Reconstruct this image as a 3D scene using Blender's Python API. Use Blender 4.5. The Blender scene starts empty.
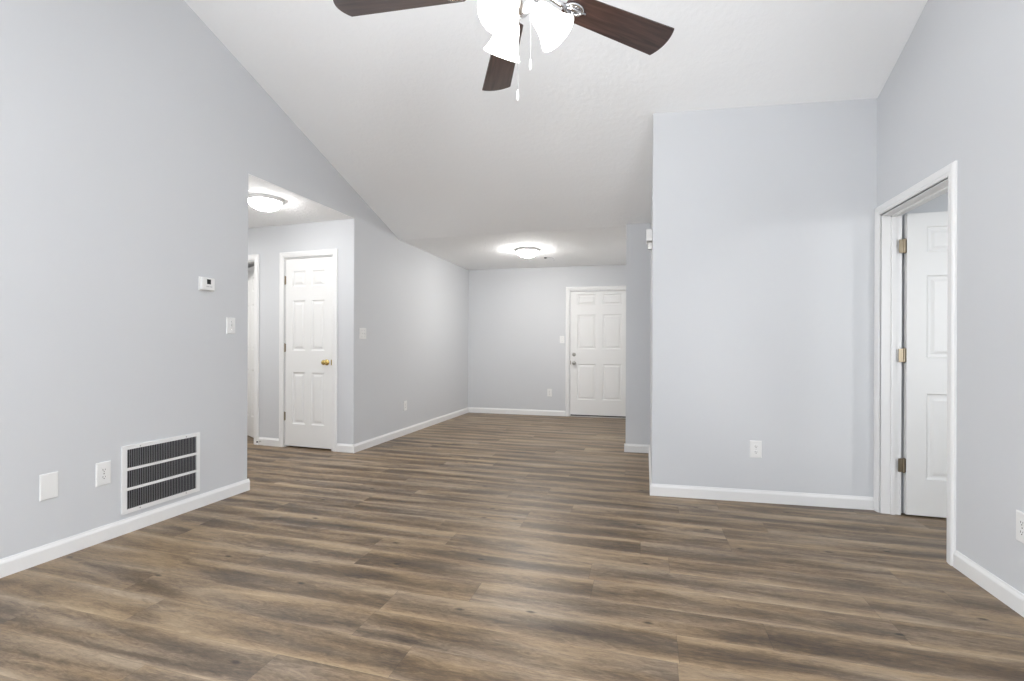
import bpy, bmesh, math, random
from mathutils import Vector, Matrix
PI = math.pi
S = bpy.context.scene
COL = S.collection

# ------------------------------------------------------------------ camera
F, YAW, ROLL, CY, H = 475.6, 0.2737, 0.004, 345.4, 1.1387
cd = bpy.data.cameras.new('camera')
cam = bpy.data.objects.new('camera', cd); COL.objects.link(cam)
cd.sensor_width = 36.0; cd.sensor_fit = 'HORIZONTAL'
cd.lens = 36.0 * F / 1024
cd.shift_y = (CY - 340.5) / 1024
cd.clip_start = 0.02
cam.matrix_world = (Matrix.Translation((0, 0, H)) @ Matrix.Rotation(YAW, 4, 'Z')
                    @ Matrix.Rotation(PI / 2, 4, 'X') @ Matrix.Rotation(ROLL, 4, 'Z'))
S.camera = cam

# ------------------------------------------------------------------ world, daylight, exposure
S.view_settings.view_transform = 'Standard'
S.view_settings.look = 'None'
S.view_settings.gamma = 1.0
S.view_settings.use_curve_mapping = False
S.view_settings.exposure = 0.13
S.cycles.max_bounces = 14
S.cycles.diffuse_bounces = 10
S.cycles.sample_clamp_indirect = 6.0
w = bpy.data.worlds.new('sky'); S.world = w; w.use_nodes = True
bgn = w.node_tree.nodes['Background']
bgn.inputs[0].default_value = (0.75, 0.86, 1.0, 1); bgn.inputs[1].default_value = 1.0

def area(name, loc, rot, sx, sy, power, col, spread=PI):
    l = bpy.data.lights.new(name, 'AREA'); l.shape = 'RECTANGLE'; l.size = sx; l.size_y = sy
    l.energy = power; l.color = col; l.spread = spread
    o = bpy.data.objects.new(name, l); COL.objects.link(o); o.location = loc; o.rotation_euler = rot
    return o
# daylight from the window behind the viewpoint; side and bedroom lights are added fill
area('daylight_window', (-0.75, -2.02, 1.35), (PI/2 + .45, 0, 0), 3.6, 1.7, 8, (0.965, 0.98, 1.0))
area('side_fill', (1.60, -1.1, 1.5), (0, PI/2 + .50, 0), 1.15, 1.15, 104, (0.95, 0.97, 1.0))  # unseen side window added to brighten the left wall
area('side_fill', (-3.12, -1.1, 1.5), (0, -PI/2 - .50, 0), 1.15, 1.15, 146, (0.95, 0.972, 1.0), math.radians(156))  # unseen side window added to brighten the right wall
area('bedroom_fill', (3.5, 1.06, 1.4), (PI/2, 0, 0), 1.4, 1.3, 25, (0.95, 0.975, 1.0), math.radians(92))  # added fill for the open door, no window is built here

# spot added outside the rear window to form the pale patch on the facing wall
sl = bpy.data.lights.new('patch_spot', 'SPOT'); sl.energy = 860; sl.shadow_soft_size = .02; sl.color = (1, .99, .97)
sl.spot_size = math.radians(10.6); sl.spot_blend = .75
so = bpy.data.objects.new('patch_spot', sl); COL.objects.link(so); so.location = (.75, -10, 2.64)
so.rotation_euler = (Vector((1.28, 3.85, 1.1)) - Vector((.75, -10, 2.64))).to_track_quat('-Z', 'Y').to_euler()
hl = area('hallway_fill', (-5.3, 3.7, 2.42), (0, 0, 0), .3, .3, 26, (1, .98, .95))  # unseen fill light added to brighten the hallway

# ------------------------------------------------------------------ helpers
def tag(o, label=None, cat=None, group=None, kind=None):
    if label: o['label'] = label
    if cat: o['category'] = cat
    if group: o['group'] = group
    if kind: o['kind'] = kind
    return o

def obj(name, bm, mat, parent=None, smooth=False, bevel=0.0):
    bmesh.ops.recalc_face_normals(bm, faces=bm.faces)
    me = bpy.data.meshes.new(name); bm.to_mesh(me); bm.free()
    me.materials.append(mat)
    if smooth:
        for p in me.polygons: p.use_smooth = True
    o = bpy.data.objects.new(name, me); COL.objects.link(o)
    if parent: o.parent = parent
    if bevel:
        m = o.modifiers.new('bevel', 'BEVEL'); m.width = bevel; m.segments = 2; m.limit_method = 'ANGLE'; m.angle_limit = math.radians(40)
    return o

def empty(name, M):
    o = bpy.data.objects.new(name, None); COL.objects.link(o); o.empty_display_size = .05
    o.matrix_world = M
    return o

def box(bm, x0, x1, y0, y1, z0, z1, M=None):
    vs = [bm.verts.new((x, y, z)) for x in (x0, x1) for y in (y0, y1) for z in (z0, z1)]
    for f in ((0,1,3,2),(4,6,7,5),(0,4,5,1),(2,3,7,6),(0,2,6,4),(1,5,7,3)):
        bm.faces.new([vs[i] for i in f])
    if M: bmesh.ops.transform(bm, matrix=M, verts=vs)
    return vs

def prism(bm, pts, axis, a, b):
    """extrude the 2D polygon pts along an axis from a to b; axis 'x': pts are (y,z); 'y': (x,z); 'z': (x,y)"""
    def mk(p, t):
        return {'x': (t, p[0], p[1]), 'y': (p[0], t, p[1]), 'z': (p[0], p[1], t)}[axis]
    A = [bm.verts.new(mk(p, a)) for p in pts]; B = [bm.verts.new(mk(p, b)) for p in pts]
    bm.faces.new(A); bm.faces.new(B[::-1])
    for i in range(len(pts)):
        j = (i + 1) % len(pts); bm.faces.new((A[i], B[i], B[j], A[j]))
    return A + B

def lathe(bm, prof, n=32, M=None, cap=True):
    rings = []
    for r, z in prof:
        rings.append([bm.verts.new((r*math.cos(2*PI*i/n), r*math.sin(2*PI*i/n), z)) for i in range(n)])
    for a, b in zip(rings, rings[1:]):
        for i in range(n):
            j = (i+1) % n; bm.faces.new((a[i], a[j], b[j], b[i]))
    if cap:
        for rg in (rings[0], rings[-1]):
            bm.faces.new(rg)
    vs = [v for r in rings for v in r]
    if M: bmesh.ops.transform(bm, matrix=M, verts=vs)
    return vs

def tube(bm, pts, r, n=10):
    pts = [Vector(p) for p in pts]; rings = []
    for i, p in enumerate(pts):
        t = (pts[min(i+1, len(pts)-1)] - pts[max(i-1, 0)]).normalized()
        a = t.cross(Vector((0, 0, 1)))
        if a.length < 1e-3: a = t.cross(Vector((1, 0, 0)))
        a.normalize(); b = t.cross(a)
        rr = r[i] if isinstance(r, (list, tuple)) else r
        rings.append([bm.verts.new(p + rr*(math.cos(2*PI*k/n)*a + math.sin(2*PI*k/n)*b)) for k in range(n)])
    for x, y in zip(rings, rings[1:]):
        for k in range(n):
            j = (k+1) % n; bm.faces.new((x[k], x[j], y[j], y[k]))
    bm.faces.new(rings[0]); bm.faces.new(rings[-1])

def frame(p, d):
    """wall frame: local x runs along the wall, local -y points into the room, z up"""
    d = Vector((d[0], d[1], 0)).normalized()
    n = Vector((d.y, -d.x, 0))       # right of direction = room side
    M = Matrix.Identity(4)
    M.col[0][:3] = d; M.col[1][:3] = -n; M.col[2][:3] = (0, 0, 1); M.col[3][:3] = (p[0], p[1], 0)
    return M

# ------------------------------------------------------------------ materials
def mat(name, base, rough=.5, metal=0.0, spec=.5, coat=0.0, emis=None, estr=0.0):
    m = bpy.data.materials.new(name); m.use_nodes = True
    b = m.node_tree.nodes['Principled BSDF']
    b.inputs['Base Color'].default_value = (*base, 1); b.inputs['Roughness'].default_value = rough
    b.inputs['Metallic'].default_value = metal; b.inputs['Specular IOR Level'].default_value = spec
    b.inputs['Coat Weight'].default_value = coat; b.inputs['Coat Roughness'].default_value = .12
    if emis:
        b.inputs['Emission Color'].default_value = (*emis, 1); b.inputs['Emission Strength'].default_value = estr
    return m

class NT:
    def __init__(s, m): s.t = m.node_tree; s.n = s.t.nodes; s.l = s.t.links
    def new(s, k, **kw):
        n = s.n.new(k)
        for a, v in kw.items(): setattr(n, a, v)
        return n
    def link(s, a, b): s.l.new(a, b)
    def math(s, op, a, b=None, c=None):
        n = s.n.new('ShaderNodeMath'); n.operation = op
        for i, v in enumerate((a, b, c)):
            if v is None: continue
            if isinstance(v, (int, float)): n.inputs[i].default_value = v
            else: s.l.new(v, n.inputs[i])
        return n.outputs[0]

def painted(name, base, rough, scale, strength, dist=.002, vary=.015):
    m = mat(name, base, rough); t = NT(m); b = t.n['Principled BSDF']
    tc = t.new('ShaderNodeTexCoord')
    n = t.new('ShaderNodeTexNoise'); n.inputs['Scale'].default_value = scale; n.inputs['Detail'].default_value = 4
    t.link(tc.outputs['Object'], n.inputs['Vector'])
    bp = t.new('ShaderNodeBump'); bp.inputs['Strength'].default_value = strength; bp.inputs['Distance'].default_value = dist
    t.link(n.outputs['Fac'], bp.inputs['Height']); t.link(bp.outputs[0], b.inputs['Normal'])
    n2 = t.new('ShaderNodeTexNoise'); n2.inputs['Scale'].default_value = 1.3
    t.link(tc.outputs['Object'], n2.inputs['Vector'])
    mr = t.new('ShaderNodeMapRange'); mr.inputs['To Min'].default_value = 1-vary; mr.inputs['To Max'].default_value = 1+vary
    t.link(n2.outputs['Fac'], mr.inputs['Value'])
    mx = t.new('ShaderNodeVectorMath', operation='SCALE'); mx.inputs[0].default_value = base
    t.link(mr.outputs[0], mx.inputs['Scale']); t.link(mx.outputs[0], b.inputs['Base Color'])
    return m

WALL = painted('wall_paint', (.614, .626, .643), .75, 130, .12, .001)
WHITE = painted('white_trim_paint', (.80, .80, .795), .38, 60, .03, .0005, .008)
DOORM = painted('white_door_paint', (.80, .80, .79), .42, 60, .04, .0006, .008)

def knockdown(name, amount):
    m = mat(name, (.915, .925, .93), .9); t = NT(m); b = t.n['Principled BSDF']
    tc = t.new('ShaderNodeTexCoord')
    n = t.new('ShaderNodeTexNoise'); n.inputs['Scale'].default_value = 26; n.inputs['Detail'].default_value = 5; n.inputs['Roughness'].default_value = .6
    t.link(tc.outputs['Object'], n.inputs['Vector'])
    r = t.new('ShaderNodeMapRange'); r.inputs['From Min'].default_value = .42; r.inputs['From Max'].default_value = .6
    t.link(n.outputs['Fac'], r.inputs['Value'])
    bp = t.new('ShaderNodeBump'); bp.inputs['Strength'].default_value = amount; bp.inputs['Distance'].default_value = .006
    t.link(r.outputs[0], bp.inputs['Height']); t.link(bp.outputs[0], b.inputs['Normal'])
    return m
CEIL = knockdown('ceiling_texture', .14)
_t = NT(CEIL); _tc = _t.new('ShaderNodeTexCoord'); _sx = _t.new('ShaderNodeSeparateXYZ'); _t.link(_tc.outputs['Object'], _sx.inputs[0])
_mr = _t.new('ShaderNodeMapRange'); _mr.inputs['From Min'].default_value = 4.9; _mr.inputs['From Max'].default_value = 5.4
_mr.inputs['To Min'].default_value = .14; _mr.inputs['To Max'].default_value = .55       # the flat dining part is more heavily textured
_t.link(_sx.outputs[1], _mr.inputs['Value'])
_t.link(_mr.outputs[0], [n for n in _t.n if n.type == 'BUMP'][0].inputs['Strength'])
CEIL_HALL = knockdown('ceiling_texture_hall', .5)
PLASTIC = mat('white_plastic', (.80, .80, .79), .35)
CHAIN = mat('chain_metal', (.30, .30, .30), .5)
BRASS = mat('brass', (.62, .46, .17), .25, 1.0)
AGED = mat('aged_brass', (.30, .25, .18), .38, 1.0)
NICKEL = mat('satin_nickel', (.50, .49, .47), .3, 1.0)
CHROME = mat('brushed_nickel', (.72, .72, .73), .25, 1.0)
BLACK = mat('black_plastic', (.012, .012, .014), .3)
DARK = mat('dark_slot', (.02, .02, .02), .8)
DUCT_SHADE = mat('duct_shade', (.014, .014, .016), .8)  # near-black colour for the shade inside the grille
FIN = mat('fin_grey_metal', (.42, .42, .44), .4, .6)
SILL = mat('threshold_aluminium', (.55, .54, .52), .4, .7)

def wood_floor():
    m = mat('vinyl_plank', (.2, .15, .1), .3); t = NT(m); b = t.n['Principled BSDF']
    PW, PL = .177, 1.22
    tc = t.new('ShaderNodeTexCoord'); sx = t.new('ShaderNodeSeparateXYZ'); t.link(tc.outputs['Object'], sx.inputs[0])
    x, y = sx.outputs[0], sx.outputs[1]
    yy = t.math('DIVIDE', t.math('ADD', y, 20 - .035), PW)
    row = t.math('FLOOR', yy); fy = t.math('FRACT', yy)
    wn = t.new('ShaderNodeTexWhiteNoise', noise_dimensions='1D'); t.link(row, wn.inputs['W'])
    xx = t.math('DIVIDE', t.math('ADD', t.math('ADD', x, 30), t.math('MULTIPLY', wn.outputs['Value'], 5.0)), PL)
    col = t.math('FLOOR', xx); fx = t.math('FRACT', xx)
    cv = t.new('ShaderNodeCombineXYZ'); t.link(row, cv.inputs[0]); t.link(col, cv.inputs[1])
    w2 = t.new('ShaderNodeTexWhiteNoise', noise_dimensions='2D'); t.link(cv.outputs[0], w2.inputs['Vector'])
    pid = w2.outputs['Value']
    # bigger seed for each plank
    def noise(sx_, sy_, detail, rough, dist=0.0, seed=37.0):
        c = t.new('ShaderNodeCombineXYZ')
        t.link(t.math('MULTIPLY', x, sx_), c.inputs[0]); t.link(t.math('MULTIPLY', y, sy_), c.inputs[1])
        t.link(t.math('MULTIPLY', pid, seed), c.inputs[2])
        n = t.new('ShaderNodeTexNoise'); n.inputs['Scale'].default_value = 1; n.inputs['Detail'].default_value = detail
        n.inputs['Roughness'].default_value = rough; n.inputs['Distortion'].default_value = dist
        t.link(c.outputs[0], n.inputs['Vector']); return n.outputs['Fac']
    broad = noise(1.3, 10, 3, .5, .6)
    mid = noise(7.5, 38, 7, .68, 1.8, 91.)
    fine = noise(38, 230, 5, .75, .6, 53.)
    hue = noise(.9, 7, 2, .5, .5, 17.)
    # lighter sapwood band beside one long edge of every plank
    band = t.math('POWER', t.math('ABSOLUTE', t.math('SUBTRACT', fy, .42)), 1.4)
    v = t.math('ADD', t.math('MULTIPLY', broad, 1.15), t.math('MULTIPLY', mid, .70))
    v = t.math('ADD', v, t.math('MULTIPLY', fine, .50))
    v = t.math('ADD', v, t.math('MULTIPLY', band, .48))
    v = t.math('ADD', v, t.math('MULTIPLY', pid, .07))
    edge = t.math('MAXIMUM', 0.0, t.math('SUBTRACT', 1.0, t.math('DIVIDE', fy, .11)))
    v = t.math('ADD', v, t.math('MULTIPLY', edge, .13))
    v = t.math('SUBTRACT', v, .80)
    cr = t.new('ShaderNodeValToRGB'); e = cr.color_ramp.elements
    e[0].position = .10; e[0].color = (.042, .026, .015, 1)
    e[1].position = .95; e[1].color = (.45, .335, .205, 1)
    k = e.new(.36); k.color = (.122, .080, .044, 1)
    k = e.new(.58); k.color = (.250, .172, .098, 1)
    t.link(v, cr.inputs['Fac'])
    # knots
    vc = t.new('ShaderNodeCombineXYZ'); t.link(t.math('MULTIPLY', x, 1.15), vc.inputs[0]); t.link(t.math('MULTIPLY', y, 2.6), vc.inputs[1])
    vo = t.new('ShaderNodeTexVoronoi', voronoi_dimensions='2D'); vo.inputs['Scale'].default_value = 1.0; t.link(vc.outputs[0], vo.inputs['Vector'])
    kn = t.new('ShaderNodeMapRange'); kn.inputs['From Min'].default_value = .010; kn.inputs['From Max'].default_value = .032
    kn.inputs['To Min'].default_value = .25; kn.inputs['To Max'].default_value = 1.0
    t.link(vo.outputs['Distance'], kn.inputs['Value'])
    # seams
    ey = t.math('MINIMUM', fy, t.math('SUBTRACT', 1.0, fy)); ex = t.math('MINIMUM', fx, t.math('SUBTRACT', 1.0, fx))
    sy = t.math('LESS_THAN', ey, .0075); sxm = t.math('LESS_THAN', ex, .0011)
    seam = t.math('MAXIMUM', sy, sxm)
    mul = t.math('MULTIPLY', kn.outputs[0], t.math('SUBTRACT', 1.0, t.math('MULTIPLY', seam, .28)))
    hm = t.new('ShaderNodeMapRange'); hm.inputs['From Min'].default_value = .42; hm.inputs['From Max'].default_value = .66
    t.link(hue, hm.inputs['Value'])
    hx = t.new('ShaderNodeHueSaturation'); hx.inputs['Saturation'].default_value = .45; t.link(cr.outputs['Color'], hx.inputs['Color']); t.link(t.math('MULTIPLY', hm.outputs[0], .35), hx.inputs['Fac'])
    vm = t.new('ShaderNodeVectorMath', operation='SCALE'); t.link(hx.outputs[0], vm.inputs[0]); t.link(mul, vm.inputs['Scale'])
    t.link(vm.outputs[0], b.inputs['Base Color'])
    rr = t.new('ShaderNodeMapRange'); rr.inputs['To Min'].default_value = .33; rr.inputs['To Max'].default_value = .50
    t.link(mid, rr.inputs['Value']); t.link(rr.outputs[0], b.inputs['Roughness'])
    b.inputs['Specular IOR Level'].default_value = .5
    bp = t.new('ShaderNodeBump'); bp.inputs['Strength'].default_value = .25; bp.inputs['Distance'].default_value = .0015
    hh = t.math('SUBTRACT', t.math('MULTIPLY', fine, .6), seam)
    t.link(hh, bp.inputs['Height']); t.link(bp.outputs[0], b.inputs['Normal'])
    return m
FLOOR = wood_floor()

def blade_wood():
    m = mat('dark_blade_wood', (.06, .03, .02), .32, coat=.4); t = NT(m); b = t.n['Principled BSDF']
    tc = t.new('ShaderNodeTexCoord'); mp = t.new('ShaderNodeMapping'); mp.inputs['Scale'].default_value = (3, 42, 3)
    t.link(tc.outputs['Object'], mp.inputs[0])
    n = t.new('ShaderNodeTexNoise'); n.inputs['Scale'].default_value = 1.6; n.inputs['Detail'].default_value = 6; n.inputs['Distortion'].default_value = .8
    t.link(mp.outputs[0], n.inputs['Vector'])
    cr = t.new('ShaderNodeValToRGB'); e = cr.color_ramp.elements
    e[0].position = .3; e[0].color = (.026, .013, .011, 1); e[1].position = .75; e[1].color = (.095, .052, .042, 1)
    t.link(n.outputs['Fac'], cr.inputs[0]); t.link(cr.outputs[0], b.inputs['Base Color'])
    return m
BLADE = blade_wood()

def lit_glass(name, col, strength):
    m = bpy.data.materials.new(name); m.use_nodes = True; t = NT(m)
    b = t.n['Principled BSDF']
    b.inputs['Base Color'].default_value = (.95, .94, .92, 1); b.inputs['Roughness'].default_value = .25
    b.inputs['Emission Color'].default_value = (*col, 1); b.inputs['Emission Strength'].default_value = strength
    return m
SHADE = lit_glass('lit_frosted_glass', (1, .985, .96), 9)
DOME = lit_glass('lit_opal_dome', (1, .98, .95), 130)
DOME_HALL = lit_glass('lit_opal_dome_hall', (1, .985, .97), 46)
BULB = lit_glass('lit_bulb', (1, .96, .9), 9.0)

# ------------------------------------------------------------------ room geometry
OA, OB = 3.016, 4.380                               # hallway opening along the left wall
LX = lambda y: -3.02 + .0211 * (y - 1.553)          # face of the left wall
def CZ(x, y):                                        # underside of the vaulted ceiling
    s = min(1, max(0, (x + 3.0) / 3.05)); s = s*s*(3-2*s)
    a = .359*(1-s) + .236*s; b = .052*s
    RY = 2.30                                        # ridge line
    if y >= 5.30: return 2.44 - .012*(y - 5.30)
    t = min(5.30 - y, 3.0)
    z = 2.44 + a*t + b*t*t
    if y < RY: z -= .30*(RY - y)
    return z

bm = bmesh.new(); box(bm, -7, 4.6, -2.3, 8.4, -.1, 0)
tag(obj('floor', bm, FLOOR), 'brown wood-look plank floor running across every room', 'floor', kind='structure')

bm = bmesh.new()
xs = [-3.14, -3.0, -2.6, -2.2, -1.8, -1.4, -1.0, -.6, -.2, .05, .8, 1.68]
ys = [-2.12, -1, 0, 1, 2, 2.3, 2.6, 2.9, 3.2, 3.5, 3.8, 4.1, 4.4, 4.7, 5.0, 5.3, 6.2, 7.0, 7.9]
def sheet(bm, xs, ys, zf):
    g = [[bm.verts.new((x, y, zf(x, y))) for y in ys] for x in xs]
    for i in range(len(xs)-1):
        for j in range(len(ys)-1): bm.faces.new((g[i][j], g[i+1][j], g[i+1][j+1], g[i][j+1]))
    return g
a = sheet(bm, xs, ys, CZ); b_ = sheet(bm, xs, ys, lambda x, y: CZ(x, y) + .12)
for j in range(len(ys)-1):
    for i in (0, -1): bm.faces.new((a[i][j], a[i][j+1], b_[i][j+1], b_[i][j]))
for i in range(len(xs)-1):
    for j in (0, -1): bm.faces.new((a[i][j], a[i+1][j], b_[i+1][j], b_[i][j]))
tag(obj('ceiling', bm, CEIL), 'white textured vaulted ceiling sloping down to the flat dining end', 'ceiling', kind='structure')
bm = bmesh.new(); prism(bm, [(-7, 2.85), (-3.08, 2.85), (-3.08, OA - .002), (-2.992, OA - .002), (-2.964, OB + .002), (-3.08, OB + .002), (-3.08, 8.0), (-7, 8.0)], 'z', 2.468, 2.6)
tag(obj('ceiling_hall', bm, CEIL_HALL), 'flat white textured ceiling of the side hallway', 'ceiling', kind='structure')
bm = bmesh.new(); box(bm, 1.69, 4.6, .9, 4.1, 2.45, 2.6)
tag(obj('ceiling_bedroom', bm, CEIL), 'flat white ceiling of the room past the right doorway', 'ceiling', kind='structure')

def wall(name, M, u0, u1, zt, t, openings, label, mat_=None, top=None):
    """prisms in wall frame M; openings (a, b, z0, z1); top(u) gives the height, else zt; thickness t behind the face"""
    bm = bmesh.new(); us = sorted(set([u0, u1] + [o[0] for o in openings] + [o[1] for o in openings]))
    n = 0
    for a, b in zip(us, us[1:]):
        spans = [(0, None)]
        for o in openings:
            if o[0] <= a + 1e-6 and b <= o[1] + 1e-6:
                spans = ([(0, o[2])] if o[2] > 0 else []) + [(o[3], None)]
        for z0, z1 in spans:
            if z1 is None and top:
                k = max(1, int((b-a)/.3)); q = [a + (b-a)*i/k for i in range(k+1)]
                brk = [q_ for q_ in (2.3, 5.3) if a < q_ < b and top]
                q = sorted(set(q + brk))
                pts = [(a, z0), (b, z0)] + [(c, top(c)) for c in reversed(q)]
            else:
                pts = [(a, z0), (b, z0), (b, z1 or zt), (a, z1 or zt)]
            prism(bm, pts, 'y', 0, t)
    bmesh.ops.transform(bm, matrix=M, verts=bm.verts)
    return tag(obj(name, bm, mat_ or WALL), label, 'wall', kind='structure')

# left wall: local x = distance along +y from y = 0
FL = frame((LX(0), 0), (.0211, 1))
cz_l = lambda u: CZ(-3.0, u) + .03
wall('wall_left', FL, -2.12, 7.70, 3, .115, [(OA, OB, 0, 2.474), (-1.7, -.5, .9, 2.1)],
     'long pale grey left wall with a wide opening into the hallway', top=cz_l)
# hallway wall holding the closet door: local x = distance to the left of its corner
FHc = (-2.962, 4.376)
FH0 = frame(FHc, (-1, .04))
# direction runs to -x so the room side is to its left: flip
def flip(M):
    N = M.copy(); N.col[1] = -N.col[1]; return N
FH = flip(FH0)
HALLZ = 2.49
wall('wall_hall', FH, .003, 4.0, HALLZ, .115, [(.270, .905, 0, 2.095), (1.335, 2.11, 0, 2.095)],
     'pale hallway wall carrying the closet door and a second doorway')
# far wall
FF = frame((-2.88, 7.567), (1, .035))
wall('wall_far', FF, -.1, 3.2, 2.6, .15, [(1.708, 2.640, 0, 2.014)], 'grey far wall of the dining end holding the entry door', top=lambda u: 2.44)
# partition end seen beside the far door
bm = bmesh.new(); prism(bm, [(-.203, 5.257), (.051, 5.270), (.20, 5.270), (.20, 7.66), (-.203, 7.655)], 'z', 0, 2.455)
tag(obj('wall_stub', bm, WALL), 'narrow grey wall end just right of the far entry door', 'wall', kind='structure')
# block facing the viewer, with its left side
bm = bmesh.new()
pts = [(3.80, 0), (5.30, 0), (5.30, CZ(.051, 5.3)+.03), (4.8, CZ(.051, 4.8)+.03), (4.3, CZ(.051, 4.3)+.03), (3.80, CZ(.051, 3.80)+.03)]
prism(bm, pts, 'x', .0496, .16)
tag(obj('wall_passage', bm, WALL), 'left side face of the protruding grey wall block', 'wall', kind='structure')
FB = frame((.051, 3.788), (1.489, .101))
wall('wall_back', FB, 0, 1.51, 3, .02, [], 'broad grey wall facing the viewer right of centre', top=lambda u: CZ(.05+u, 3.82) + .03)
# right wall, face looks to -x; local x runs toward the viewer
FR = frame((1.554, 3.93), (0, -1))      # room side is to the right of -y, i.e. -x
wall('wall_right', FR, -.02, 6.05, 3, .115, [(.105, .864, 0, 2.040), (4.43, 5.63, .9, 2.1)], 'pale grey right wall with the open doorway',
     top=lambda u: CZ(1.55, 3.93-u) + .03)
# wall behind the viewpoint with a wide window opening
FBK = frame((1.68, -2.0), (-1, 0))
wall('wall_rear', FBK, 0, 4.9, 3, .12, [(.55, 4.3, .35, 2.30)], 'grey wall behind the viewpoint with the wide window opening', top=lambda u: CZ(1.68-u, -2.0)+.03)
# hallway near side and end, room beyond, closet
bm = bmesh.new(); box(bm, -6.7, -3.09, 2.88, 3.005, 0, 2.49); box(bm, -6.9, -6.7, 2.88, 7.9, 0, 2.49); box(bm, -6.9, -3.0, 7.75, 7.9, 0, 2.49)
tag(obj('wall_hall_outer', bm, WALL), 'outer walls closing the side hallway and the room beyond', 'wall', kind='structure')
bm = bmesh.new(); box(bm, -4.10, -4.0, 4.56, 7.75, 0, 2.49)
tag(obj('wall_closet', bm, WALL), 'partition between the closet and the room beyond the hallway', 'wall', kind='structure')
bm = bmesh.new(); box(bm, 1.669, 4.6, 3.862, 4.06, 0, 2.5)
tag(obj('wall_bedroom', bm, WALL), 'grey wall behind the open door at right', 'wall', kind='structure')
bm = bmesh.new(); box(bm, 4.46, 4.6, .9, 3.95, 0, 2.5); box(bm, 1.669, 4.46, .9, 1.02, 0, 2.5)
tag(obj('wall_bedroom_outer', bm, WALL), 'outer walls of the room past the right doorway', 'wall', kind='structure')

# ------------------------------------------------------------------ baseboards
BPROF = [(0, 0), (-.014, 0), (-.014, .066), (-.011, .074), (-.007, .080), (-.005, .088), (0, .088)]
def baseboard(name, M, spans, label):
    bm = bmesh.new()
    for u0, u1 in spans: prism(bm, BPROF, 'x', u0, u1)
    bmesh.ops.transform(bm, matrix=M, verts=bm.verts)
    return tag(obj(name, bm, WHITE), label, 'baseboard', kind='structure')
baseboard('baseboard_left', FL, [(-2.0, OA + .014), (OB - .014, 7.565)], 'white baseboard along the left wall')
baseboard('baseboard_hall', FH, [(-.014, .205), (.970, 1.262)], 'white baseboard of the hallway wall either side of the closet door')
baseboard('baseboard_far', FF, [(0, 1.635)], 'white baseboard along the far wall left of the entry door')
baseboard('baseboard_stub', frame((-.203, 5.257), (.254, .013)), [(-.014, .25)], 'white baseboard on the narrow wall end beside the far door')
baseboard('baseboard_passage', frame((.0496, 5.26), (0, -1)), [(0, 1.486)], 'white baseboard along the side face of the protruding block')
baseboard('baseboard_back', FB, [(-.014, 1.49)], 'white baseboard below the broad wall facing the viewer')
baseboard('baseboard_right', FR, [(.938, 5.9)], 'white baseboard along the near right wall')
baseboard('baseboard_bedroom', frame((1.67, 3.862), (1, 0)), [(.80, 2.7)], 'white baseboard behind the open door at right')
# short return of the baseboard on the end of the left wall
bm = bmesh.new(); prism(bm, BPROF, 'x', -.115, .0)
bmesh.ops.transform(bm, matrix=Matrix.Translation(FL @ Vector((OA, 0, 0))) @ Matrix.Rotation(PI, 4, 'Z') @ Matrix.Scale(-1, 4, (1, 0, 0)), verts=bm.verts)
tag(obj('baseboard_left_return', bm, WHITE), 'short white baseboard return at the hallway opening', 'baseboard', kind='structure')

# ------------------------------------------------------------------ door casings
def casing(name, M, a, b, zt, label, width=.062, left=True, right=True, back=None):
    """moulded casing around an opening a..b, zt plus the lining of the jamb (depth .115)"""
    prof = [(0, 0), (0, -.009), (.008, -.013), (.016, -.013), (.022, -.016), (.048, -.0185), (.057, -.015), (width, -.009), (width, 0)]
    bm = bmesh.new(); rv = .006
    def path(w, n):
        return [(a + rv - w - rv*2, n, 0), (a - rv - w + 0, n, zt + rv + w), (b + rv + w, n, zt + rv + w), (b + rv + w, n, 0)]
    rows = []
    for w_, n_ in prof:
        p = [(a - rv - w_, n_, 0), (a - rv - w_, n_, zt + rv + w_), (b + rv + w_, n_, zt + rv + w_), (b + rv + w_, n_, 0)]
        rows.append([bm.verts.new(q) for q in p])
    for r0, r1 in zip(rows, rows[1:]):
        for i in range(3): bm.faces.new((r0[i], r0[i+1], r1[i+1], r1[i]))
    bm.faces.new([r[0] for r in rows]); bm.faces.new([r[3] for r in rows])
    bmesh.ops.transform(bm, matrix=M, verts=bm.verts)
    o = tag(obj(name, bm, WHITE), label, 'trim', kind='structure')
    bm = bmesh.new(); T = .018
    box(bm, a - .012, a + T - .012, -.0, .118, 0, zt); box(bm, b - T + .012, b + .012, 0, .118, 0, zt); box(bm, a - .012, b + .012, 0, .118, zt - T + .012, zt + .012)
    bmesh.ops.transform(bm, matrix=M, verts=bm.verts)
    obj('jamb', bm, WHITE, o)
    return o
def stops(M, a, b, zt, n0, n1, parent):
    bm = bmesh.new(); g = .006; s = .012
    box(bm, a + g, a + g + s, n0, n1, 0, zt - g); box(bm, b - g - s, b - g, n0, n1, 0, zt - g); box(bm, a + g, b - g, n0, n1, zt - g - s, zt - g)
    bmesh.ops.transform(bm, matrix=M, verts=bm.verts)
    obj('door_stop_strip', bm, WHITE, parent)

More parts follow.
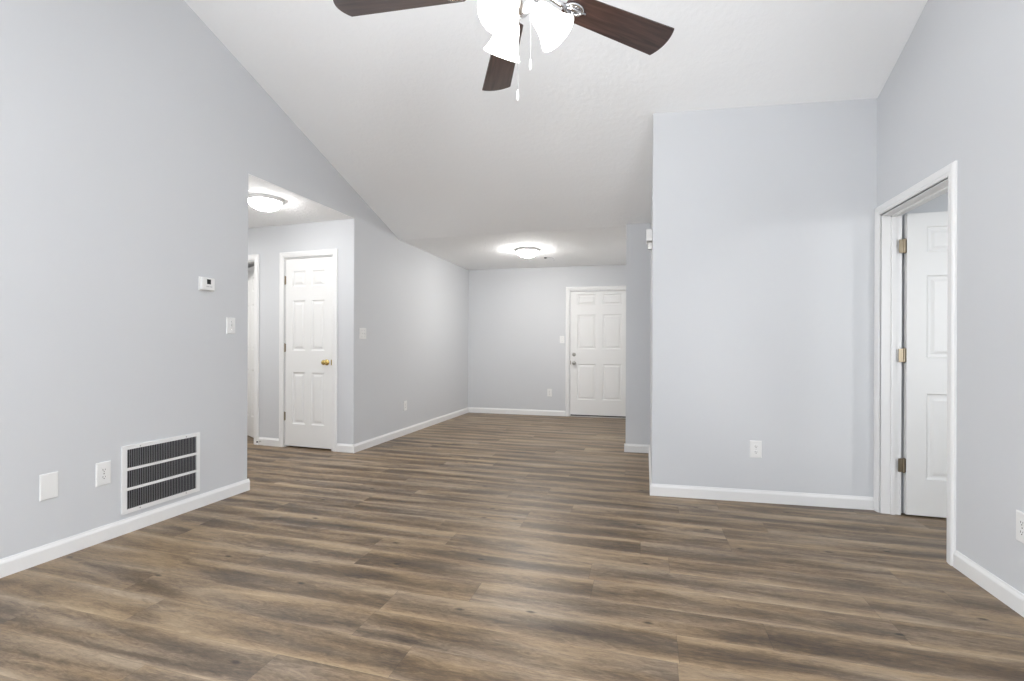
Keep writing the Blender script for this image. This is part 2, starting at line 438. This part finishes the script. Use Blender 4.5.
# ------------------------------------------------------------------ six panel doors
def door_mesh(W, Hh, T):
    """leaf from x 0..W, z 0..Hh, front at y=0, back y=T"""
    st = .112 if W > .7 else .098; mid = .105 if W > .7 else .085
    pw = (W - 2*st - mid) / 2
    X = [0, st, st+pw, st+pw+mid, W-st, W]
    Z = [0, .245, .815, 1.055, 1.605, 1.760, 1.930, Hh]
    bm = bmesh.new()
    def face(ys, sgn):
        for i in range(5):
            for j in range(7):
                x0, x1, z0, z1 = X[i], X[i+1], Z[j], Z[j+1]
                if i in (1, 3) and j in (1, 3, 5):
                    rings = [(0, 0), (.006, .007), (.014, .009), (.024, .009), (.040, .003), (.046, .002)]
                    prev = None
                    for ins, dp in rings:
                        y = ys + sgn*dp
                        r = [bm.verts.new(p) for p in ((x0+ins, y, z0+ins), (x1-ins, y, z0+ins), (x1-ins, y, z1-ins), (x0+ins, y, z1-ins))]
                        if prev:
                            for k in range(4): bm.faces.new((prev[k], prev[(k+1) % 4], r[(k+1) % 4], r[k]))
                        prev = r
                    bm.faces.new(prev)
                else:
                    bm.faces.new([bm.verts.new(p) for p in ((x0, ys, z0), (x1, ys, z0), (x1, ys, z1), (x0, ys, z1))])
    face(0, 1); face(T, -1)
    for p in (((0,0,0),(0,T,0),(0,T,Hh),(0,0,Hh)), ((W,0,0),(W,T,0),(W,T,Hh),(W,0,Hh)), ((0,0,0),(W,0,0),(W,T,0),(0,T,0)), ((0,0,Hh),(W,0,Hh),(W,T,Hh),(0,T,Hh))):
        bm.faces.new([bm.verts.new(q) for q in p])
    bmesh.ops.remove_doubles(bm, verts=bm.verts, dist=1e-5)
    return bm

def door(name, M, W, Hh, label, T=.035):
    bm = door_mesh(W, Hh, T)
    o = obj(name, bm, DOORM); o.matrix_world = M
    return tag(o, label, 'door', kind='structure')

def knob(parent, x, z, m, name='door_knob', lock=False, y=0):
    R = Matrix.Translation((x, y, z)) @ Matrix.Rotation(PI/2, 4, 'X')
    bm = bmesh.new()
    if lock:
        prof = [(.030, 0), (.030, .006), (.026, .010), (.018, .012), (.018, .020), (.015, .022), (.001, .022)]
    else:
        prof = [(.032, 0), (.032, .004), (.027, .009), (.013, .012), (.012, .030), (.017, .036), (.025, .044), (.0275, .052), (.025, .060), (.016, .066), (.001, .067)]
    lathe(bm, prof, 28, R)
    return obj(name, bm, m, parent, smooth=True)

def hinge(parent, x, z, m, y=-.004, leafs=True, side=1):
    bm = bmesh.new()
    lathe(bm, [(.0055, -.044), (.0055, .044)], 12, Matrix.Translation((x, y, z)))
    lathe(bm, [(.004, -.049), (.0065, -.046), (.0065, -.044)], 12, Matrix.Translation((x, y, z)))
    lathe(bm, [(.0065, .044), (.0065, .046), (.004, .049)], 12, Matrix.Translation((x, y, z)))
    if leafs: box(bm, x - .012, x + .012, y + .002, y + .005, z - .044, z + .044)
    return obj('hinge', bm, m, parent)

# closet door (hinges at left in view): hall wall local x grows to the left
casing('trim_1', FH, .270, .905, 2.095, 'white casing around the narrow closet door')
MD = FH @ Matrix.Translation((.905 - .008, .004, .014)) @ Matrix.Scale(-1, 4, (1, 0, 0))
# build with a proper rotation: local x toward the right in view
MDc = frame(tuple((FH @ Vector((.897, 0, 0)))[:2]), (1, -.04)) @ Matrix.Translation((0, .003, .018))
d1 = door('door_1', MDc, .619, 2.066, 'closed white six-panel closet door with a brass knob in the hallway')
knob(d1, .555, .930, BRASS)
for z in (1.835, 1.085, .325): hinge(d1, -.006, z, AGED)
bm = bmesh.new(); box(bm, .612, .6215, -.006, .004, .900, .960); obj('strike_plate', bm, BRASS, d1)

# doorway beyond, with its ajar door
c2 = casing('trim_2', FH, 1.335, 2.11, 2.095, 'white casing of the hallway doorway cut off by the left wall')
ha = Vector((-4.335, 4.553, .016)); dirv = Vector((-.292, .167, 0)).normalized()
# leaf runs from the hinge to the left and away; its visible face looks toward the viewer
MD2 = Matrix.Identity(4); MD2.col[0][:3] = dirv; MD2.col[1][:3] = (-Vector((dirv.y, -dirv.x, 0)) if Vector((dirv.y, -dirv.x, 0)).dot(Vector((0, -1, 0))) > 0 else Vector((dirv.y, -dirv.x, 0))); MD2.col[3][:3] = ha
d2 = door('door_2', MD2, .745, 2.066, 'ajar white panelled door glimpsed beyond the hallway doorway')
knob(d2, .685, .930, BRASS)

# far entry door: hinges at right, knob and deadbolt at left
casing('trim_3', FF, 1.708, 2.640, 2.014, 'white casing around the far entry door')
d3 = door('door_3', FF @ Matrix.Translation((1.714, .012, .030)), .920, 1.974, 'closed white six-panel entry door at the far end')
knob(d3, .060, .830, NICKEL)
knob(d3, .060, .966, NICKEL, 'deadbolt', True)
bm = bmesh.new(); box(bm, -.003, .010, -.004, .002, .805, .865); obj('latch_plate', bm, AGED, d3)
bm = bmesh.new(); box(bm, 1.72, 2.63, -.012, .10, 0, .012, None); bmesh.ops.transform(bm, matrix=FF, verts=bm.verts)
tag(obj('trim_4', bm, SILL), 'pale metal threshold strip under the far entry door', 'threshold', kind='structure')
bm = bmesh.new(); box(bm, 1.72, 2.63, .020, .055, .012, .034, None); bmesh.ops.transform(bm, matrix=FF, verts=bm.verts)
tag(obj('trim_5', bm, BLACK), 'black weather seal below the far entry door', 'weather strip', kind='structure')

# right doorway: casing, jamb and the door swung into the next room
c6 = casing('trim_6', FR, .105, .864, 2.040, 'white casing and jamb around the open right doorway')
stops(FR, .105, .864, 2.040, .055, .080, c6)
MD4 = Matrix.Translation((1.693, 3.800, .012))
d4 = door('door_4', MD4, .755, 2.024, 'white six-panel door standing open past the right doorway')
for z in (1.808, 1.070, .328): 
    bm = bmesh.new()
    lathe(bm, [(.0065, -.045), (.0065, .045)], 14, Matrix.Translation((-.013, .003, z)))
    lathe(bm, [(.003, .045), (.007, .047), (.003, .052)], 14, Matrix.Translation((-.013, .003, z)))
    lathe(bm, [(.003, -.052), (.007, -.047), (.003, -.045)], 14, Matrix.Translation((-.013, .003, z)))
    box(bm, -.045, -.014, .002, .0045, z - .045, z + .045); box(bm, -.0025, -.0005, .002, .030, z - .045, z + .045)
    for dz in (-.03, 0, .03):
        lathe(bm, [(.004, 0), (.004, .0015)], 10, Matrix.Translation((-.026, .0022, z + dz)) @ Matrix.Rotation(PI/2, 4, 'X'))
    obj('hinge', bm, AGED, d4)
knob(d4, .690, .930, BRASS)

# ------------------------------------------------------------------ wall plates
def rrect(bm, w, h, d, M, inset=.004):
    """bevelled plate centred on the origin, from y=0 to y=-d"""
    def ring(a, b, y): return [bm.verts.new(M @ Vector(p)) for p in ((-a, y, -b), (a, y, -b), (a, y, b), (-a, y, b))]
    r = [ring(w/2, h/2, 0), ring(w/2, h/2, -d*.45), ring(w/2 - inset, h/2 - inset, -d)]
    for x, y in zip(r, r[1:]):
        for k in range(4): bm.faces.new((x[k], x[(k+1) % 4], y[(k+1) % 4], y[k]))
    bm.faces.new(r[-1]); bm.faces.new(r[0])
I4 = Matrix.Identity(4)
def screw(par, x, z, y=-.0062):
    bm = bmesh.new(); lathe(bm, [(.0035, 0), (.0035, .0012), (.001, .0018)], 10, Matrix.Translation((x, y, z)) @ Matrix.Rotation(PI/2, 4, 'X'))
    obj('screw', bm, CHROME, par)
def outlet(M, u, z, label, w=.076, h=.124):
    e = empty('wall_outlet', M @ Matrix.Translation((u, 0, z))); tag(e, label, 'outlet')
    bm = bmesh.new(); rrect(bm, w, h, .0065, I4); obj('cover_plate', bm, PLASTIC, e)
    for s in (1, -1):
        cz = s*.0205
        bm = bmesh.new()
        pts = [(.0165*math.cos(t)*1.0, cz + max(-.0125, min(.0125, .017*math.sin(t)))) for t in [2*PI*i/24 for i in range(24)]]
        prism(bm, pts, 'y', -.0082, -.005); r = obj('receptacle', bm, PLASTIC, e)
        bm = bmesh.new()
        box(bm, -.0075, -.0052, -.0086, -.0078, cz - .002, cz + .007); box(bm, .0052, .0072, -.0086, -.0078, cz - .001, cz + .006)
        lathe(bm, [(.0026, 0), (.0026, .0008)], 10, Matrix.Translation((0, -.0078, cz - .0075)) @ Matrix.Rotation(PI/2, 4, 'X'))
        obj('slot', bm, DARK, r)
    screw(e, 0, 0); return e
def switch(M, u, z, label, gangs=1, w=.076, h=.120):
    e = empty('light_switch', M @ Matrix.Translation((u, 0, z))); tag(e, label, 'light switch')
    if gangs == 2: w = .122
    bm = bmesh.new(); rrect(bm, w, h, .0065, I4); obj('cover_plate', bm, PLASTIC, e)
    for x in ([0] if gangs == 1 else [-.023, .023]):
        bm = bmesh.new(); box(bm, x-.0055, x+.0055, -.0072, -.0055, -.0125, .0125)
        box(bm, x-.0042, x+.0042, -.0042, .004, -.008, .008, Matrix.Translation((0, -.012, .003)) @ Matrix.Rotation(.5, 4, 'X'))
        obj('toggle', bm, PLASTIC, e)
        screw(e, x, .030); screw(e, x, -.030)
    return e
outlet(FL, 2.006, .390, 'white duplex outlet on the left wall just left of the air grille', .078, .134)
outlet(FL, 5.455, .367, 'white outlet low on the left wall past the hallway opening')
outlet(FF, 1.381, .373, 'white outlet on the far wall left of the entry door')
outlet(FB, .731, .386, 'white duplex outlet low on the broad grey wall facing the viewer', .080, .124)
outlet(FR, 1.392, .370, 'white outlet cut by the right edge of the view on the right wall', .080, .130)
switch(FL, 2.860, 1.277, 'single white toggle switch below the thermostat on the left wall')
switch(FL, 4.535, 1.261, 'double white switch plate on the left wall past the hallway opening', 2)
switch(FF, 1.582, 1.237, 'white switch on the far wall beside the entry door casing')
bm = bmesh.new(); rrect(bm, .080, .136, .0065, I4)
bp = obj('blank_plate', bm, PLASTIC); bp.matrix_world = FL @ Matrix.Translation((1.749, 0, .390))
tag(bp, 'blank white cover plate, leftmost low on the left wall', 'cover plate')

# thermostat
th = empty('thermostat', FL @ Matrix.Translation((2.652, 0, 1.564))); tag(th, 'white square thermostat with a small black screen on the left wall', 'thermostat')
bm = bmesh.new(); box(bm, -.056, .056, -.006, 0, -.050, .048); obj('wall_plate', bm, PLASTIC, th, bevel=.003)
bm = bmesh.new(); box(bm, -.052, .052, -.028, -.006, -.046, .045); obj('body', bm, PLASTIC, th, bevel=.006)
bm = bmesh.new(); box(bm, -.012, .018, -.0292, -.027, -.002, .032); obj('screen', bm, BLACK, th)
bm = bmesh.new()
for x in (-.012, .0, .012, .024): box(bm, x-.003, x+.003, -.0300, -.027, -.022, -.017)
obj('button', bm, FIN, th)

# return air grille
gr = empty('return_air_grille', FL @ Matrix.Translation((2.355, 0, .321))); tag(gr, 'white three-band return air grille with vertical fins low on the left wall', 'vent')
GW, GH = .252, .204; iw, ih = .226, .180
bm = bmesh.new()
for (x0, x1, z0, z1) in ((-GW, -iw, -GH, GH), (iw, GW, -GH, GH), (-iw, iw, ih, GH), (-iw, iw, -GH, -ih)):
    box(bm, x0, x1, -.010, 0, z0, z1)
bmesh.ops.remove_doubles(bm, verts=bm.verts, dist=1e-5)
obj('frame', bm, WHITE, gr)
zs = [-ih, -ih/3 - .0, ih/3, ih]
for z in (-ih/3, ih/3):
    bm = bmesh.new(); box(bm, -iw, iw, -.0095, -.001, z - .008, z + .008); obj('crossbar', bm, WHITE, gr)
bm = bmesh.new(); box(bm, -iw, iw, -.0012, -.0002, -ih, ih); obj('duct_shade_sheet', bm, DUCT_SHADE, gr)  # dark sheet painted as shade behind the fins, the wall has no recess
for k, (z0, z1) in enumerate(((-ih, -ih/3 - .008), (-ih/3 + .008, ih/3 - .008), (ih/3 + .008, ih))):
    bm = bmesh.new(); n = 42
    for i in range(n):
        x = -iw + (i + .5) * 2*iw/n
        box(bm, -.0008, .0008, -.0022, .0022, z0, z1, Matrix.Translation((x, -.0060, 0)) @ Matrix.Rotation(math.radians(-20), 4, 'Z'))
    obj('fin_bank', bm, FIN, gr)
for x in (-.15, .15):
    for z in (-1, 1): screw(gr, x, z*(GH - .014), -.0098)

# door bumper on the hallway baseboard
bm = bmesh.new()
tube(bm, [(0, 0, 0), (0, -.022, 0), (0, -.045, 0)], [.006, .005, .005], 10)
ds = obj('door_bumper', bm, NICKEL); ds.matrix_world = FH @ Matrix.Translation((1.225, -.014, .045))
bm = bmesh.new(); lathe(bm, [(.008, 0), (.009, .006), (.006, .010)], 12, Matrix.Translation((0, -.045, 0)) @ Matrix.Rotation(PI/2, 4, 'X')); obj('rubber_tip', bm, DARK, ds)
tag(ds, 'tiny metal door bumper on the hallway baseboard left of the closet', 'door stop')

# small white chime box with a bracket on the side face of the block
FP = frame((.0496, 5.26), (0, -1))
ch = empty('door_chime', FP @ Matrix.Translation((1.20, 0, 2.035))); tag(ch, 'small white chime box high on the side face of the protruding wall', 'door chime')
bm = bmesh.new(); box(bm, -.07, .07, -.046, 0, -.048, .048); obj('body', bm, PLASTIC, ch, bevel=.006)
bm = bmesh.new(); box(bm, -.02, .02, -.030, 0, -.105, -.050); box(bm, -.006, .006, -.036, -.030, -.100, -.055); obj('bracket', bm, NICKEL, ch, bevel=.002)

# ------------------------------------------------------------------ flush ceiling lamps
def flush(loc, r, label, m):
    e = empty('flush_ceiling_light', Matrix.Translation(loc)); tag(e, label, 'ceiling light', 'flush dome ceiling lights')
    bm = bmesh.new(); lathe(bm, [(r, 0), (r, -.012), (r*.96, -.026), (r*.86, -.030), (r*.80, -.026)], 48); obj('pan', bm, CHROME if False else WHITE, e, smooth=True)
    bm = bmesh.new()
    lathe(bm, [(r*.83*math.cos(t), -.028 - .078*math.sin(t)) for t in [PI/2*i/10*.995 for i in range(11)]], 48); g = obj('dome', bm, m, e, smooth=True)
    bm = bmesh.new(); lathe(bm, [(.004, -.104), (.009, -.108), (.007, -.114), (.002, -.120)], 16); obj('finial', bm, WHITE, e, smooth=True)
    return e
flush((-1.535, 6.22, 2.429), .165, 'flush opal dome light on the flat dining ceiling before the entry door', DOME)
flush((-3.36, 3.58, 2.47), .165, 'flush opal dome light on the hallway ceiling seen through the left opening', DOME_HALL)
flush((-5.25, 5.6, 2.47), .165, 'bright lamp glimpsed above the ajar door beyond the hallway', DOME_HALL)

# small hook left on the dining ceiling
e = empty('ceiling_hook', Matrix.Translation((-1.41, 6.81, 2.422))); tag(e, 'small dark hook with a curl of wire on the dining ceiling', 'hook')
bm = bmesh.new(); lathe(bm, [(.022, 0), (.020, -.010), (.008, -.014)], 16); obj('screw_base', bm, BLACK, e)
bm = bmesh.new(); tube(bm, [(.01, 0, -.012), (.05, 0, -.004), (.10, -.01, -.010), (.13, -.01, -.035), (.125, 0, -.055)], .003, 8); obj('wire', bm, FIN, e)

# ------------------------------------------------------------------ ceiling fan
FX, FY, FZ = -.437, 1.635, 2.415
fan = empty('ceiling_fan', Matrix.Translation((FX, FY, FZ)))
tag(fan, 'ceiling fan with dark wooden blades and three lit glass shades', 'ceiling fan')
zc = CZ(FX, FY) - FZ
bm = bmesh.new(); lathe(bm, [(.012, .16), (.012, zc - .02)], 16); obj('downrod', bm, CHROME, fan, smooth=True)
bm = bmesh.new(); lathe(bm, [(.02, zc - .085), (.05, zc - .07), (.068, zc - .03), (.070, zc)], 32); obj('canopy', bm, CHROME, fan, smooth=True)
bm = bmesh.new(); lathe(bm, [(.06, .018), (.115, .025), (.135, .05), (.135, .10), (.110, .135), (.05, .160), (.02, .175)], 40); obj('motor_housing', bm, CHROME, fan, smooth=True)
bm = bmesh.new(); lathe(bm, [(.052, .018), (.060, -.005), (.060, -.055), (.045, -.075), (.030, -.095), (.012, -.105)], 32); obj('light_kit', bm, CHROME, fan, smooth=True)
PH = 1.99926
PITCH = math.radians(12.3)
for k in range(5):
    a = PH + k*2*PI/5
    MB = Matrix.Rotation(a, 4, 'Z') @ Matrix.Rotation(-PITCH, 4, 'X')
    # blade outline: x outward, y across
    L0, L1, w0, w1 = .195, .695, .054, .072
    pts = [(L0, -w0*.6), (L0+.02, -w0)]
    pts += [(L1-.020, -w1)]
    for i in range(1, 12):
        t = i/12; pts.append((L1 - .020 + .020*math.sin(PI*t)**.8, -w1 + 2*w1*t))
    pts += [(L1-.020, w1), (L0+.02, w0), (L0, w0*.6)]
    bm = bmesh.new(); prism(bm, pts, 'z', -.003, .003)
    o = obj('blade', bm, BLADE, fan, bevel=.0012); o.matrix_local = MB
    bm = bmesh.new()
    # bracket: arm and an oval open plate under the blade
    tube(bm, [(.09, 0, .022), (.13, 0, .010), (.17, 0, -.006), (.20, 0, -.008)], [.012, .011, .010, .010], 12)
    ring = [(.232 + .036*math.cos(t), .022*math.sin(t), -.0075) for t in [2*PI*i/24 for i in range(25)]]
    tube(bm, ring, .0060, 10)
    lathe(bm, [(.030, 0), (.030, .003)], 24, Matrix.Translation((.232, 0, -.0075)) @ Matrix.Scale(.66, 4, (0, 1, 0)))
    tube(bm, [(.19, 0, -.0075), (.285, 0, -.0075)], [.008, .005], 10)
    for s in (-1, 1): lathe(bm, [(.006, 0), (.006, -.004), (.002, -.006)], 10, Matrix.Translation((.235, s*.016, -.006)))
    br = obj('blade_bracket', bm, CHROME, o, smooth=True)
# shades: azimuths relative to the viewing direction
for k in range(3):
    az = YAW + math.radians(-2) + k*2*PI/3
    tilt = math.radians(40)
    Mz = Matrix.Rotation(az, 4, 'Z')
    bm = bmesh.new(); tube(bm, [(.03, 0, -.045), (.050, 0, -.048), (.060, 0, -.062), (.066, 0, -.084)], [.010, .010, .011, .018], 12)
    arm = obj('lamp_arm', bm, CHROME, fan, smooth=True); arm.matrix_local = Mz
    Ms = Mz @ Matrix.Translation((.060, 0, -.078)) @ Matrix.Rotation(PI - tilt, 4, 'Y')
    # local +z of the shade points outward and down
    prof = [(.020, 0), (.027, .006), (.036, .022), (.041, .045), (.046, .068), (.054, .092), (.066, .116), (.070, .122)]
    bm = bmesh.new(); lathe(bm, prof, 36, cap=False)
    s = obj('glass_shade', bm, SHADE, fan, smooth=True); s.matrix_local = Ms
    m = s.modifiers.new('solid', 'SOLIDIFY'); m.thickness = .0025
    bm = bmesh.new(); bmesh.ops.create_uvsphere(bm, u_segments=20, v_segments=14, radius=.026, matrix=Matrix.Translation((0, 0, .068))); lathe(bm, [(.012, .0), (.013, .03), (.020, .05)], 14)
    obj('bulb', bm, BULB, s, smooth=True)
    l = bpy.data.lights.new('bulb_light', 'POINT'); l.energy = 3; l.shadow_soft_size = .05; l.color = (1, .965, .92)
    lo = bpy.data.objects.new('bulb_light', l); COL.objects.link(lo); lo.parent = fan
    lo.matrix_local = Ms @ Matrix.Translation((0, 0, .118))
# pull chains
cyw, syw = math.cos(YAW), math.sin(YAW)
for off, zt, zb in ((-.004, -.10, -.372), (.040, -.06, -.262)):
    x, y = off*cyw, off*syw
    bm = bmesh.new(); tube(bm, [(x, y, zt), (x, y, zb)], .0007, 8)
    z = zt
    while z > zb: 
        bmesh.ops.create_icosphere(bm, subdivisions=1, radius=.0014, matrix=Matrix.Translation((x, y, z))); z -= .008
    c = obj('pull_chain', bm, CHAIN, fan)
    bm = bmesh.new(); lathe(bm, [(.002, zb + .004), (.0035, zb - .004), (.0045, zb - .026), (.0035, zb - .034), (.001, zb - .036)], 14, Matrix.Translation((x, y, 0))); obj('chain_fob', bm, PLASTIC, c, smooth=True)
